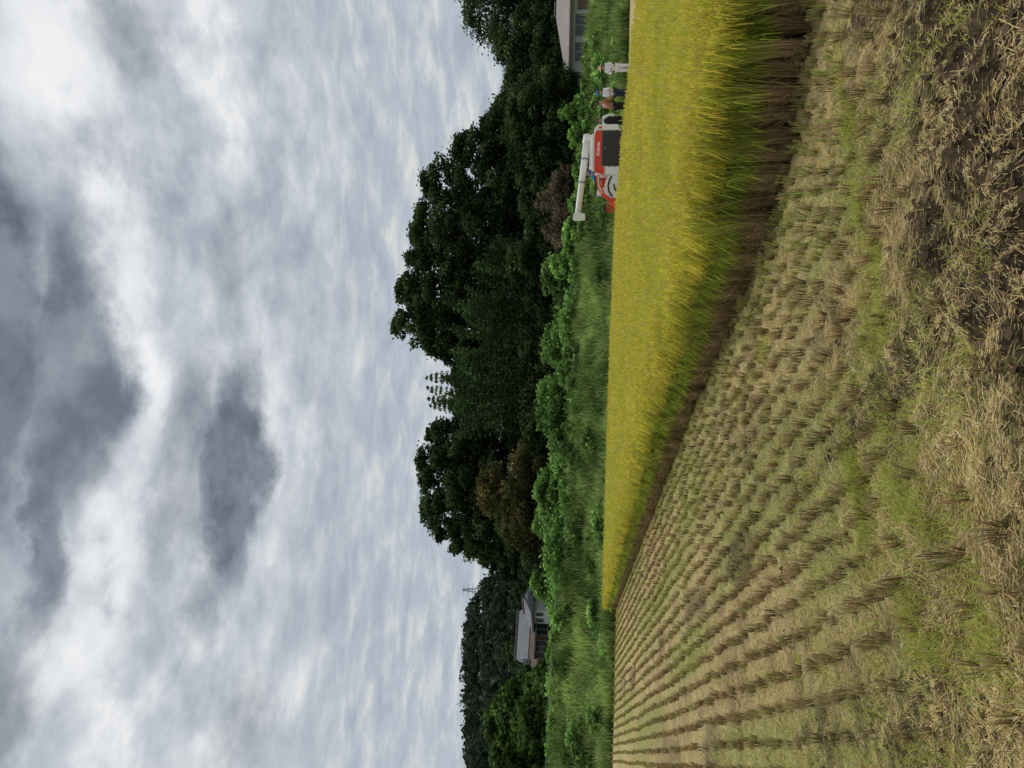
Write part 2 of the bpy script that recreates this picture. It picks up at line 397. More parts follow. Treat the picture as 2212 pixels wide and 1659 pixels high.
    parts.append((np.array(V),np.array(Fs),np.array(C)))
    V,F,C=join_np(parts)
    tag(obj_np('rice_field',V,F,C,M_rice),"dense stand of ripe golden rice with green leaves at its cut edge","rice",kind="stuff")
rice()

# ------------------------------------------------------------ bank grass
def bank_grass():
    N=130000
    x=R.uniform(-34,36,N); y=42.6+R.rand(N)**1.1*14
    L=R.uniform(.2,.85,N)*(.35+1.4*vn(x,y,.7,4)); a=R.rand(N)*2*np.pi; s=R.uniform(.1,.9,N); z=gz(x,y)
    P=np.zeros((N,3,3))
    for i,t in enumerate([0,.6,1]):
        P[:,i,0]=x+np.cos(a)*L*s*t**1.6; P[:,i,1]=y+np.sin(a)*L*s*t**1.6; P[:,i,2]=z+L*(t-.3*s*t*t)
    W=np.tile([1,.8,.15],(N,1))*R.uniform(.02,.055,N)[:,None]
    t=ss(.3,.7,vn(x,y,.35,5)*.4+vn(x,z*3,1.2,6)*.35+vn(x,y,1.6,16)*.25)[:,None]
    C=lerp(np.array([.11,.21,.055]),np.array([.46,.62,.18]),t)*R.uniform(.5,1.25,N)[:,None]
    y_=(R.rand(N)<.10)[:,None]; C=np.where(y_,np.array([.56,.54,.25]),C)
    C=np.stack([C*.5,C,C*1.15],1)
    side=np.stack([np.cos(a+1.2),np.sin(a+1.2),0*a],-1)
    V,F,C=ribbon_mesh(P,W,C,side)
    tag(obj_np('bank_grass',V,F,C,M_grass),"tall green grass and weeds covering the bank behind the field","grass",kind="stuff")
bank_grass()

# ------------------------------------------------------------ tubes / trees
def tube(pts, rad, n=8, cap=True):
    pts=[Vector(p) for p in pts]; V=[];F=[]
    for i,p in enumerate(pts):
        d=(pts[min(i+1,len(pts)-1)]-pts[max(i-1,0)]).normalized()
        ref=Vector((0,0,1)) if abs(d.z)<.9 else Vector((1,0,0))
        u=d.cross(ref).normalized(); v=d.cross(u)
        for k in range(n):
            a=2*math.pi*k/n; V.append(p+(u*math.cos(a)+v*math.sin(a))*rad[i])
    for i in range(len(pts)-1):
        for k in range(n):
            F.append((i*n+k,i*n+(k+1)%n,(i+1)*n+(k+1)%n,(i+1)*n+k))
    if cap: F.append(tuple(range(n))[::-1]); F.append(tuple(range((len(pts)-1)*n,len(pts)*n)))
    return V,F
def join_py(parts):
    V=[];F=[]
    for v,f in parts:
        o=len(V); V+=list(v); F+=[tuple(i+o for i in g_) for g_ in f]
    return V,F
def obj_py(name,V,F,mat,parent=None,smooth=False,bevel=0):
    me=bpy.data.meshes.new(name); me.from_pydata([tuple(v) for v in V],[],F); me.update()
    if mat: me.materials.append(mat)
    if smooth:
        for p in me.polygons: p.use_smooth=True
    o=link(bpy.data.objects.new(name,me),parent)
    if bevel:
        b=o.modifiers.new('Bevel','BEVEL'); b.width=bevel; b.segments=2; b.limit_method='ANGLE'
    return o

def leaves(cx, size, col, rs, up=.4, elong=1.5):
    N=len(cx)
    nrm=rs.normal(0,1,(N,3)); nrm[:,2]=np.abs(nrm[:,2])+up; nrm/=np.linalg.norm(nrm,axis=1)[:,None]
    t=rs.normal(0,1,(N,3)); t-=nrm*(t*nrm).sum(1)[:,None]; t/=np.linalg.norm(t,axis=1)[:,None]
    b=np.cross(nrm,t); s=size[:,None]
    V=np.stack([cx-t*s*elong*.5, cx-b*s*.5+t*s*rs.uniform(-.2,.2,(N,1)), cx+t*s*elong*.5, cx+b*s*.5+t*s*rs.uniform(-.2,.2,(N,1))],1)
    V[:,0]+=nrm*s*-.1; V[:,2]+=nrm*s*-.1
    F=np.arange(N*4).reshape(N,4)
    return V.reshape(-1,3),F,np.repeat(col,4,0)

def tree(name, X, Y, top, r, seed, dark, light, label, category='tree', group=None, n=6500, low=.16, size=.30, shape='oval', sprout=0.0):
    rs=np.random.RandomState(seed)
    z0=float(gz(X,Y))-.1; H=top-z0
    root=empty(name,(X,Y,z0),label,category,group)
    tr=max(.05,H*.016); lean=rs.normal(0,.03,2)*H
    tp=[(0,0,0),(lean[0]*.2,lean[1]*.2,H*.25),(lean[0]*.5,lean[1]*.5,H*.5),(lean[0],lean[1],H*.86)]
    parts=[tube(tp,[tr*1.4,tr,tr*.75,tr*.2],8)]
    for i in range(9):
        f=rs.uniform(low,.8); a=rs.rand()*6.28; L=r*rs.uniform(.5,.85)
        b=Vector((lean[0]*f,lean[1]*f,H*f*.95)); e=b+Vector((math.cos(a)*L,math.sin(a)*L,L*rs.uniform(.3,.8)))
        e.z=min(e.z,H*.93); mid=(b+e)/2+Vector((0,0,-.1*L))
        parts.append(tube([b,mid,e],[tr*.5,tr*.35,tr*.1],5))
    V,F=join_py(parts); obj_py('trunk',V,F,M_bark,root,smooth=True)
    nc=int(80+r*12) if shape!='mound' else int(26+r*10)
    u=rs.rand(nc); 
    nt=6
    if shape!='mound': u[:nt]=rs.uniform(.86,.97,nt)
    t=low+(1-low)*u
    def env(t):
        s=(t-low)/(1-low)
        if shape=='oval': return r*np.clip(np.sin(np.pi*np.clip(s,0,1)**.9),0,1)**.55
        if shape=='mound': return r*np.sqrt(np.clip(1-s**2,0,1))
        return r*(1-s)**.8*(.35+.65*ss(0,.15,s))
    ang=rs.rand(nc)*6.283; e=env(t)*rs.uniform(.3,1.0,nc)
    cz=t*H
    cr=rs.uniform(.16,.32,nc)*r*(.6+.4*np.sin(np.pi*u))
    cz=np.minimum(cz,H-cr*.7)
    cc=np.stack([np.cos(ang)*e+lean[0]*t,np.sin(ang)*e+lean[1]*t,cz],-1)
    cc[0]=(lean[0],lean[1],H-cr[0]*.8)
    w=cr**2; w/=w.sum(); ci=rs.choice(nc,n,p=w)
    d=rs.normal(0,1,(n,3)); d/=np.linalg.norm(d,axis=1)[:,None]
    rad=cr[ci]*(rs.uniform(.3,1.0,n)**.6)
    out=rs.rand(n)<.22+sprout; rad=np.where(out,rad*rs.uniform(1.05,1.8,n),rad)
    P=cc[ci]+d*rad[:,None]*np.array([1,1,.7])
    P[:,2]=np.maximum(P[:,2],.05)
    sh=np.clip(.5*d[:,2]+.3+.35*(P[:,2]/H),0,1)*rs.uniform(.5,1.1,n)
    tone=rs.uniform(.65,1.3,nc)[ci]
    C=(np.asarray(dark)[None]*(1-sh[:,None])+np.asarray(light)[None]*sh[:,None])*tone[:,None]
    S=rs.uniform(.6,1.35,n)*size
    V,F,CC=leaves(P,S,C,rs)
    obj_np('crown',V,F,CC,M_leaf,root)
    return root

G1="dark trees at the edge of the wood"
DK=(.020,.033,.016); LT=(.100,.145,.053)
T=[(.56,22.6,7,103),(.492,20.9,6.2,102),(.452,15.6,5,98),(.41,14.4,5,98),(.372,13.6,3.8,84),(.3416,14.4,4,80),(.304,17.2,4,80),(.268,21.2,4.3,81),
   (.235,22.0,4.0,82),(.205,22.4,4.6,80),(.1675,22.9,4.5,82),(.135,23.6,4,80),(.108,22.6,3.8,81),(.078,24,3.6,80),(.0545,20.8,3.2,80),(.030,18.0,3,81),
   (-.0625,19.8,3.2,81),(-.0966,20.6,3.8,80),(-.137,20.8,4.2,81),(-.1743,20.2,3.8,80),(-.205,18.6,3,80),(-.226,14.6,2.4,80),(.006,17.6,2.8,83),(-.024,17.8,2.8,83)]
for i,(a,tp,r,Y) in enumerate(T):
    tree('tree',a*Y,Y,tp,r*1.08,100+i,DK,LT,"tall dark green broadleaf tree on the wooded rise",group=G1,n=17000 if r>3.1 else 12000,size=.255,low=.10)
rs=np.random.RandomState(5)
for i in range(15):
    a=.375-i*.0425; Y=72+rs.uniform(-2,2)
    tree('understorey_tree',a*Y,Y,9.0+rs.uniform(-1.2,1.8),3.6,200+i,(.018,.030,.014),(.090,.138,.048),"dark leafy low tree in front of the taller wood","tree",group="low trees along the wood's foot",n=8000,size=.24,low=.02)
for i,(a,Y) in enumerate([(.56,93),(.51,93),(.46,93),(.415,92)]):
    tree('understorey_tree',a*Y,Y,9.5,4,230+i,(.014,.025,.012),(.060,.100,.034),"dark leafy low tree behind the white house","tree",group="low trees along the wood's foot",n=5000,size=.30,low=.02)
tree('tree',-.152*67,67,11.8,4.0,301,(.045,.048,.02),(.19,.175,.065),"rounded olive brown tree beside the old house",n=11000,size=.22,low=.05)
tree('tree',-.195*68,68,9.8,2.8,302,(.03,.042,.018),(.13,.14,.05),"smaller olive green tree beside the old house",n=7000,size=.22,low=.05)
for i,(a,tp,r,Y) in enumerate([(-.392,6.0,1.4,62),(-.412,8.4,2.1,64),(-.437,9.6,2.6,63),(-.465,10.4,2.9,64),(-.495,9.6,2.8,63),(-.53,9.2,2.8,64),(-.415,6.4,2.0,59),(-.45,7.4,2.2,59),(-.57,9.6,3,65)]):
    tree('tree',a*Y,Y,tp,r,330+i,(.028,.055,.018),(.15,.25,.065),"leafy mid green tree above the bank fence",group="green trees above the bank fence",n=6500,size=.24,low=.03)
for i in range(30):
    a=.18-i*.0160; Y=56.0+rs.uniform(-2.5,2.5)
    tree('vine_bush',a*Y,Y,4.7+rs.uniform(-1.0,1.2)+(-a*1.0),rs.uniform(1.4,3.0),360+i,(.065,.14,.036),tuple(np.array([.31,.53,.145])*rs.uniform(.75,1.15)),"bright green vine covered bush on the bank","bush",group="vine covered bushes along the bank",n=3400,size=.20,low=.0,shape='mound',sprout=.08)
for i,(a,tp,r,Y) in enumerate([(.36,4.3,1.1,50),(.335,3.7,1.2,51),(.40,2.9,.9,52),(-.36,4.8,1.3,58),(.24,3.6,1.2,52),(.21,3.9,1.2,52),(.29,3.3,1.1,51)]):
    tree('bush',a*Y,Y,tp,r,394+i,(.07,.15,.036),(.31,.53,.14),"bright green leafy bush in the bank grass","bush",group="small bushes in the bank grass",n=1700,size=.18,low=.0,shape='mound',sprout=.1)
for i in range(80):
    X=rs.uniform(-28,25); Y=rs.uniform(43.8,54.5); z=float(gz(X,Y))
    tree('weed_clump',X,Y,z+rs.uniform(.4,1.25),rs.uniform(.5,1.7),440+i,(.07,.15,.04),tuple(np.array([.34,.56,.15])*rs.uniform(.55,1.2)),"leafy green weed clump growing on the bank","weeds",group="weed clumps on the bank",n=620,size=.16,low=.0,shape='mound',sprout=.4)
for i,(a,tp,r,Y) in enumerate([(.245,6.6,2.2,60),(.205,5.9,2.0,60),(.275,5.2,1.6,59)]):
    tree('dry_bush',a*Y,Y,tp,r,420+i,(.07,.06,.04),(.25,.20,.13),"brownish half bare bush behind the harvester","bush",group="brownish half bare bushes",n=2600,size=.16,low=.0,shape='mound',sprout=.3)

M_culm=pbr('bamboo_culm',(.10,.14,.05),.5)
def bamboo(X,Y,top,spread,seed,nculm=8):
    rs=np.random.RandomState(seed); z0=float(gz(X,Y)); H=top-z0
    root=empty('bamboo',(X,Y,z0),"feathery green bamboo clump arching above the trees","bamboo","bamboo clumps in the wood")
    allV=[]
    for k in range(nculm):
        a=rs.rand()*6.28; L=H*(1.06 if k==0 else rs.uniform(.78,1.02)); s=spread*rs.uniform(.5,1.4)
        f=lambda t:(math.cos(a)*s*t**2.6+math.cos(a)*.3, math.sin(a)*s*t**2.6+math.sin(a)*.3, L*(t-.09*t**4))
        pts=[f(t) for t in np.linspace(0,1,9)]
        V,F=tube(pts,[.06-.055*t for t in np.linspace(0,1,9)],6); obj_py('culm',V,F,M_culm,root,smooth=True)
        n=1100; t=1-rs.rand(n)**1.1*.66; t=np.round(t*26)/26+rs.normal(0,.004,n); P=np.array([f(x) for x in t])
        w=.12+1.5*np.clip(1-t,0,1)**.6*1.4
        b=rs.rand(n)*6.28; rr=rs.rand(n)**.7*w
        P[:,0]+=np.cos(b)*rr; P[:,1]+=np.sin(b)*rr; P[:,2]+=.2*rr-.45*rr**2
        C=lerp(np.array([.032,.062,.026]),np.array([.17,.27,.10]),(rs.rand(n)**1.5)[:,None])*rs.uniform(.7,1.2)
        allV.append(leaves(P,rs.uniform(.07,.15,n),C,rs,up=.2,elong=3.6))
    V,F,C=join_np(allV); obj_np('foliage',V,F,C,M_leaf,root)
for i,(a,tp,s,Y) in enumerate([(.012,19.3,2.2,77),(-.005,18.4,2.2,78),(-.034,19.8,2.2,77),(-.052,18.2,2.,78),(.06,16,2.5,73),(.09,16.8,2.5,74),(.03,16.,2.5,73),(-.02,15.8,2.5,73),(.125,15,2.5,73),(.155,13.5,2.5,73)]):
    bamboo(a*Y,Y,tp,s,500+i)

# ------------------------------------------------------------ far wood and mountains
def hill_wood():
    rs=np.random.RandomState(11)
    nb=3200
    bx=rs.uniform(-330,-40,nb); by=rs.uniform(120,305,nb); br_=rs.uniform(1.8,4.0,nb)
    bz=gz(bx,by)+rs.uniform(1,4.5,nb)
    n=100000; ci=rs.randint(0,nb,n); d=rs.normal(0,1,(n,3)); d/=np.linalg.norm(d,axis=1)[:,None]; d[:,2]=np.abs(d[:,2])*1.2-.2
    P=np.stack([bx,by,bz],-1)[ci]+d*br_[ci][:,None]*rs.uniform(.7,1.1,n)[:,None]
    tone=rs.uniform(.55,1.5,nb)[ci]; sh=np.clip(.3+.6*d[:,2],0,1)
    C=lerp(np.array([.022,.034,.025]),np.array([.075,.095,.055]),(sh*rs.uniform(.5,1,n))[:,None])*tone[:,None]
    V,F,C=leaves(P,rs.uniform(.7,1.5,n),C,rs)
    tag(obj_np('hill_wood',V,F,C,M_leaf),"dense dark wood covering the distant hill","wood",kind="stuff")
hill_wood()
def mountain():
    xs=np.arange(-500,2600,25.); ys=np.array([1500,1650,1800,2000,2300]); pr=np.array([0,.55,.9,1,.3])
    X,Y=np.meshgrid(xs,ys); Z=(190+70*vn(X,Y*0,.004,3)+18*vn(X,Y,.03,4))*pr[:,None]
    ny,nx=X.shape; id_=np.arange(nx*ny).reshape(ny,nx)
    F=np.stack([id_[:-1,:-1],id_[:-1,1:],id_[1:,1:],id_[1:,:-1]],-1).reshape(-1,4)
    o=obj_np('mountain',np.stack([X,Y,Z],-1),F,None,pbr('hazy_mountain',(.16,.25,.37),1,nscale=.01),smooth=True)  # distance haze painted in as the ridge's blue base colour
    tag(o,"distant blue hazy mountain ridge","mountain",kind="structure")
mountain()

# ------------------------------------------------------------ boxes
def box(x0,x1,y0,y1,z0,z1):
    V=[(x0,y0,z0),(x1,y0,z0),(x1,y1,z0),(x0,y1,z0),(x0,y0,z1),(x1,y0,z1),(x1,y1,z1),(x0,y1,z1)]
    return V,[(3,2,1,0),(4,5,6,7),(0,1,5,4),(1,2,6,5),(2,3,7,6),(3,0,4,7)]
def prism(poly,y0,y1):
    n=len(poly); V=[(x,y0,z) for x,z in poly]+[(x,y1,z) for x,z in poly]
    F=[tuple(range(n)),tuple(range(2*n-1,n-1,-1))]+[(i,i+n,(i+1)%n+n,(i+1)%n) for i in range(n)]
    return V,F

# ------------------------------------------------------------ houses
def tile_mat(name,col,sx=3.2):
    m,n,l=nmat(name); out=n.new('ShaderNodeOutputMaterial'); p=n.new('ShaderNodeBsdfPrincipled'); l.new(p.outputs[0],out.inputs[0]); p.inputs['Roughness'].default_value=.85; p.inputs['Specular IOR Level'].default_value=.2
    tc=n.new('ShaderNodeTexCoord'); w=n.new('ShaderNodeTexWave'); w.inputs['Scale'].default_value=sx; w.inputs['Distortion'].default_value=.3
    l.new(tc.outputs['Object'],w.inputs['Vector']); no=n.new('ShaderNodeTexNoise'); no.inputs['Scale'].default_value=1.5; no.inputs['Detail'].default_value=5; l.new(tc.outputs['Object'],no.inputs['Vector'])
    ad=n.new('ShaderNodeMath'); ad.operation='MULTIPLY_ADD'; l.new(w.outputs['Fac'],ad.inputs[0]); ad.inputs[1].default_value=.45; l.new(no.outputs['Fac'],ad.inputs[2])
    mx=n.new('ShaderNodeMix'); mx.data_type='RGBA'; l.new(ad.outputs[0],mx.inputs[0]); mx.inputs[6].default_value=(*[c*.4 for c in col],1); mx.inputs[7].default_value=(*col,1)
    l.new(mx.outputs[2],p.inputs['Base Color']); return m
M_tile=tile_mat('grey_roof_tiles',(.24,.25,.27),1.6); M_tile2=tile_mat('pale_roof_sheet',(.40,.37,.35),1.2); M_tile3=tile_mat('brown_roof_tiles',(.14,.12,.11),1.6)
M_wallw=pbr('white_plaster',(.68,.69,.67),.9); M_wallg=pbr('grey_plaster',(.42,.43,.42),.9); M_wallb=pbr('weathered_boards',(.12,.09,.07),.9,nscale=8,var=.3)
M_wood=pbr('brown_timber',(.16,.10,.07),.8); M_glass=pbr('dark_window_glass',(.03,.035,.04),.15); M_frame=pbr('aluminium_frame',(.35,.36,.36),.4,metal=.5)
def hip_roof(w,d,z,h,over,hipf,th=.16):
    x,y=w/2+over,d/2+over; r=max(.05,w/2-hipf)
    V=[(-x,-y,z),(x,-y,z),(x,y,z),(-x,y,z),(-r,0,z+h),(r,0,z+h)]
    V+=[(a,b,c-th) for a,b,c in V[:4]]
    F=[(0,1,5,4),(2,3,4,5),(1,2,5),(3,0,4),(0,6,7,1),(1,7,8,2),(2,8,9,3),(3,9,6,0),(9,8,7,6)]
    return V,F
def house(X,Y,zb,w,d,wh,rh,hipf,rot,wins,roofm,wallm,label,extra=None,door=None,gable=False):
    root=empty('house',(X,Y,zb),label,'house',rotz=rot)
    V,F=box(-w/2,w/2,-d/2,d/2,-1.5,wh-.0); obj_py('wall',V,F,wallm,root)
    ov=.7
    V,F=hip_roof(w,d,wh+.17,rh,ov,(hipf if not gable else -.45)); rf=obj_py('roof',V,F,roofm,root)
    r=max(.05,w/2-(hipf if not gable else -.45)); V,F=join_py([tube([(-r-.1,0,wh+.17+rh+.03),(r+.1,0,wh+.17+rh+.03)],[.16,.16],8)]); obj_py('ridge',V,F,M_tile3,rf)
    if gable:
        for s in(-1,1):
            x=s*(w/2+.46); V=[(x,-d/2*.9,wh+.10),(x,d/2*.9,wh+.10),(x,0,wh+.17+rh*.80)]; V+=[(a+s*.12,b,c) for a,b,c in V]
            obj_py('gable',V,[(0,1,2),(5,4,3),(0,3,4,1),(1,4,5,2),(2,5,3,0)],M_wallw,root)
    V,F=join_py([box(-w/2-.72,w/2+.72,-d/2-.76,-d/2-.705,wh-.02,wh+.2),box(-w/2-.76,-w/2-.705,-d/2-.7,d/2+.7,wh-.02,wh+.2)]); obj_py('fascia',V,F,M_wood,rf)
    for (x,z,ww,hh) in wins:
        wn=bpy.data.objects.new('window',None); wn.location=(x,-d/2,z); link(wn,root)
        V,F=box(-ww/2,ww/2,-.03,-.005,0,hh); obj_py('glass',V,F,M_glass,wn)
        fr=[box(-ww/2-.06,ww/2+.06,-.07,-.002,hh,hh+.07),box(-ww/2-.06,ww/2+.06,-.09,-.002,-.07,0),box(-ww/2-.06,-ww/2,-.07,-.002,0,hh),box(ww/2,ww/2+.06,-.07,-.002,0,hh),box(-.03,.03,-.06,-.032,0,hh)]
        V,F=join_py(fr); obj_py('frame',V,F,M_frame,wn)
    if door:
        x,ww,hh=door; V,F=box(x-ww/2,x+ww/2,-d/2-.05,-d/2-.004,0,hh); dr=obj_py('door',V,F,M_wood,root)
        V,F=box(x+ww/2-.16,x+ww/2-.12,-d/2-.10,-d/2-.052,hh*.45,hh*.52); obj_py('handle',V,F,M_frame,dr)
    if extra: extra(root)
    return root
house(40.4,80,1.8,17.4,9,2.75,1.75,8.0,0,[(-6.7,.5,1.9,1.9),(-4.0,.5,2.2,1.9),(.6,.8,2.2,1.6),(4.2,.8,1.7,1.6)],M_tile2,M_wallg,"single storey pale walled house with low hipped roof",door=(-1.9,1.0,2.2))
def lowroof(root):
    V,F=prism([(-3.4,0),(3.4,0),(3.4,.12),(-3.4,.12)],-1,1)
    V=[(x,-3.9-1.1+(y+1)*.6, 1.7+z+(y+1)*.3) for x,y,z in V]; obj_py('lower_roof',V,F,M_tile3,root)
house(-29.8,88,float(gz(-30.2,88))+.45,4.6,4.8,2.4,1.7,1.6,.5,[(-1.5,.6,1.2,1.2),(.4,.6,1.2,1.2),(1.8,.6,.8,1.2)],M_tile,M_wallb,"old wooden house with grey tiled gable roof",extra=lowroof,door=(-.6,.7,1.9),gable=True)
house(-24.9,84,float(gz(-25.2,84))+.9,2.6,3.0,1.7,1.1,2.2,-.75,[(-.6,.7,.6,.7),(.7,.7,.6,.7)],M_tile,M_wallw,"small white outbuilding with grey tiled roof",gable=True)
house(-31.3,79,float(gz(-31.8,79))+.2,2.8,3.0,1.7,.9,1.2,.35,[(0,.7,.9,.7)],M_tile3,M_wallw,"small low shed with dark roof beside the old house",gable=True)
for i,(X,Y,tp,r) in enumerate([(-21.8,78,6.6,1.3),(-27.6,77,6.0,1.1),(-20.5,80,8.4,2.0),(-33.6,84,9.4,1.6),(-36,86,10.5,2.4),(-20.0,86,11,2.6),(-34.6,95,12.5,2.6),(-28,99,11.5,2.5)]):
    tree('garden_tree',X,Y,tp,r,570+i,(.022,.04,.016),(.10,.155,.05),"dark green garden tree beside the old house","tree",group="garden trees around the old house",n=3500,size=.22,low=.02)

M_rail=pbr('teal_painted_pipe',(.14,.27,.25),.6)
def fence():
    root=empty('pipe_fence',(-18,52.6,float(gz(-18,52.6))),"thin green pipe railing fence along the top of the bank","fence")
    pz=root.location.z; xs=np.arange(-34,-7,3.0); tops=[]
    for x in xs:
        z=float(gz(x,52.6)); V,F=tube([(x+18,0,z-.2-pz),(x+18,0,z+.8-pz)],[.02,.02],8); obj_py('post',V,F,M_rail,root,smooth=True); tops.append((x+18,0,z+.8-pz))
    V,F=tube(tops,[.022]*len(tops),8); obj_py('rail',V,F,M_rail,root,smooth=True)
fence()
def pylon():
    X,Y=-86,306; z0=float(gz(X,Y)); root=empty('lattice_pylon',(X,Y,z0),"grey lattice power pylon standing on the distant wooded ridge","pylon")
    parts=[];H=13.0
    L=lambda t:1.3*(1-t)+.25
    for sx,sy in((1,1),(1,-1),(-1,1),(-1,-1)):
        parts.append(tube([(sx*L(0),sy*L(0),0),(sx*L(1),sy*L(1),H)],[.11,.08],4))
    for i in range(8):
        t0,t1=i/8,(i+1)/8
        for sy in(1,-1):
            parts.append(tube([(-L(t0),sy*L(t0),H*t0),(L(t1),sy*L(t1),H*t1)],[.06,.06],4))
            parts.append(tube([(L(t0),sy*L(t0),H*t0),(-L(t1),sy*L(t1),H*t1)],[.06,.06],4))
    V,F=join_py(parts); Mg=pbr('galvanised_steel',(.25,.27,.3),.5,metal=.4); obj_py('mast',V,F,Mg,root)
    for z,w in((12.4,2.2),(10.4,2.8),(8.6,2.4)):
        V,F=tube([(-w,0,z),(0,0,z+.35),(w,0,z)],[.07,.1,.07],4); obj_py('crossarm',V,F,Mg,root)
pylon()

# ------------------------------------------------------------ combine harvester
M_red=pbr('red_paint',(.72,.05,.02),.35,var=.08); M_wht=pbr('offwhite_paint',(.82,.82,.79),.4,var=.06); M_blk=pbr('black_plastic',(.025,.026,.028),.5)
M_rub=pbr('rubber',(.03,.028,.025),.9,var=.3); M_mud=pbr('muddy_steel',(.16,.13,.10),.8,var=.3); M_txt=pbr('white_lettering',(.85,.85,.85),.5,var=.02); M_gry=pbr('grey_steel',(.3,.3,.3),.5,metal=.4); M_dgr=pbr('dark_grey_plastic',(.06,.06,.065),.5)
def arc(cx,cz,r,a0,a1,n=14): return [(cx+r*math.cos(math.radians(a0+(a1-a0)*i/n)),cz+r*math.sin(math.radians(a0+(a1-a0)*i/n))) for i in range(n+1)]
def harvester():
    X0,Y0=9.6,33.4; z0=float(gz(X0,Y0)); h=empty('combine_harvester',(X0,Y0,z0),"red and white crawler combine harvester with raised unloading auger","harvester",rotz=-.04)
    A=lambda n,vf,m,p=h,**k: obj_py(n,vf[0],vf[1],m,p,**k)
    A('chassis',join_py([box(-1.0,1.65,-.6,.75,.42,.62),box(-1.2,-.6,-.35,.35,.5,.9)]),M_mud,bevel=.02)
    for y in(-.72,.42):
        t=A('crawler_track',prism(arc(1.15,.27,.27,-90,90,8)+arc(-.75,.27,.27,90,270,8),y,y+.34),M_rub)
        for x in(-.75,-.3,.2,.7,1.15):
            r=.2 if x in(-.75,1.15) else .12
            V,F=tube([(x,y-.03,.27 if r>.15 else .14),(x,y+.02,.27 if r>.15 else .14)],[r,r],14); A('track_wheel',(V,F),M_mud,t)
        lug=[box(-.75+i*.19,-.68+i*.19,y+.0,y+.34,-.025,.0) for i in range(11)]+[box(-.75+i*.19,-.68+i*.19,y,y+.34,.54,.565) for i in range(11)]
        A('track_lugs',join_py(lug),M_rub,t)
    A('threshing_body',prism([(-.25,.62),(1.6,.62),(1.68,.9),(1.68,1.62),(1.55,1.72),(-.2,1.72),(-.32,1.5)],-.78,.1),M_wht,bevel=.03)
    A('upper_cover',prism([(-.38,1.32),(-.30,1.66),(-.2,1.75),(1.42,1.75),(1.5,1.68),(1.5,1.45),(-.02,1.45),(-.08,1.32)],-.86,-.785),M_red,bevel=.015)
    A('top_trim',box(-.1,1.4,-.80,-.2,1.76,1.88),M_wht,bevel=.03)
    sp=A('side_panel',prism([(.0,.60),(1.46,.60),(1.5,.7),(1.5,1.425),(.0,1.425)],-.85,-.785),M_blk,bevel=.015)
    A('louvre',join_py([box(.12,1.36,-.875,-.852,.72+i*.11,.735+i*.11) for i in range(5)]),M_dgr,sp)
    A('panel_latch',join_py([box(.68,.80,-.88,-.853,1.28,1.31)]),M_gry,sp)
    A('rear_panel',prism([(1.53,.7),(1.78,.75),(1.78,1.62),(1.62,1.78),(1.53,1.78)],-.84,.78),M_wht,bevel=.02)
    A('tail_lamp',join_py([box(1.60,1.68,-.865,-.842,1.45,1.58)]),M_red)
    A('front_panel',prism([(-.36,.66),(-.03,.66),(-.03,1.25),(-.36,1.25)],-.85,-.785),M_wht,bevel=.015)
    A('hinge',join_py([box(-.055,-.035,-.865,-.852,.8,.9),box(-.055,-.035,-.865,-.852,1.05,1.15)]),M_gry)
    cu=bpy.data.curves.new('lettering','FONT'); cu.body='Kubota'; cu.size=.20; cu.extrude=.003; cu.offset=.004; cu.shear=.15
    to=bpy.data.objects.new('tmp',cu); COL.objects.link(to); bpy.context.view_layer.update()
    me=bpy.data.meshes.new_from_object(to.evaluated_get(bpy.context.evaluated_depsgraph_get())); bpy.data.objects.remove(to)
    me.materials.clear(); me.materials.append(M_txt); lo=link(bpy.data.objects.new('lettering',me),h); lo.rotation_euler=(math.pi/2,0,0); lo.location=(.42,-.866,1.535)
    A('grain_tank',prism([(.1,.7),(1.5,.7),(1.5,1.90),(1.35,1.99),(.2,1.99),(.1,1.85)],.13,.82),M_wht,bevel=.03)
    A('engine_cover',prism([(-.55,.7),(.07,.7),(.07,1.35),(-.1,1.42),(-.55,1.42)],.2,.82),M_red,bevel=.02)
    A('feeder_guard',prism(arc(-.85,.62,.66,35,140,16)+[(-1.36,.7),(-.38,.7)],-.80,-.70),M_wht,bevel=.015)
    A('feed_chain',join_py([prism([(-1.34,.98),(-1.1,1.13),(-.85,1.17),(-.55,1.10),(-.42,1.0),(-.44,.95),(-.60,1.04),(-.86,1.10),(-1.08,1.06),(-1.3,.92)],-.84,-.805),prism([(-1.2,.70),(-1.05,.86),(-.8,.92),(-.78,.87),(-1.0,.80),(-1.12,.70)],-.84,-.805)]),M_blk)
    A('front_arm',prism([(-.38,1.52),(-.40,1.66),(-.85,1.62),(-1.30,1.38),(-1.62,.95),(-1.62,.72),(-1.48,.72),(-1.44,.95),(-1.2,1.26),(-.82,1.45)],-.82,-.70),M_red,bevel=.015)
    A('arm_stripe',prism([(-.45,1.56),(-.45,1.60),(-.84,1.56),(-1.2,1.38),(-1.18,1.35),(-.83,1.52)],-.84,-.823),M_wht)
    A('header_hood',prism([(-.6,.75),(-.7,1.2),(-1.2,1.1),(-1.55,.8),(-1.6,.4),(-1.0,.4)],-.65,.78),M_red,bevel=.03)
    hd=A('cutting_header',join_py([box(-1.75,-1.45,-.78,.8,.22,.34),box(-1.5,-1.1,-.5,.55,.34,.42)]),M_gry,bevel=.01)
    for i in range(4):
        y=-.74+i*.5
        A('crop_divider',join_py([tube([(-1.6,y,.35),(-2.0,y,.18),(-2.35,y,.06)],[.06,.045,.012],8),tube([(-1.55,y,.4),(-1.7,y,.95),(-1.62,y,1.2)],[.025,.025,.02],6)]),M_red,hd)
    A('side_marker',tube([(-1.72,-.75,1.55),(-1.86,-.75,1.8)],[.035,.03],8),M_blk)
    A('marker_bracket',tube([(-1.5,-.75,1.0),(-1.72,-.75,1.55)],[.018,.018],6),M_gry)
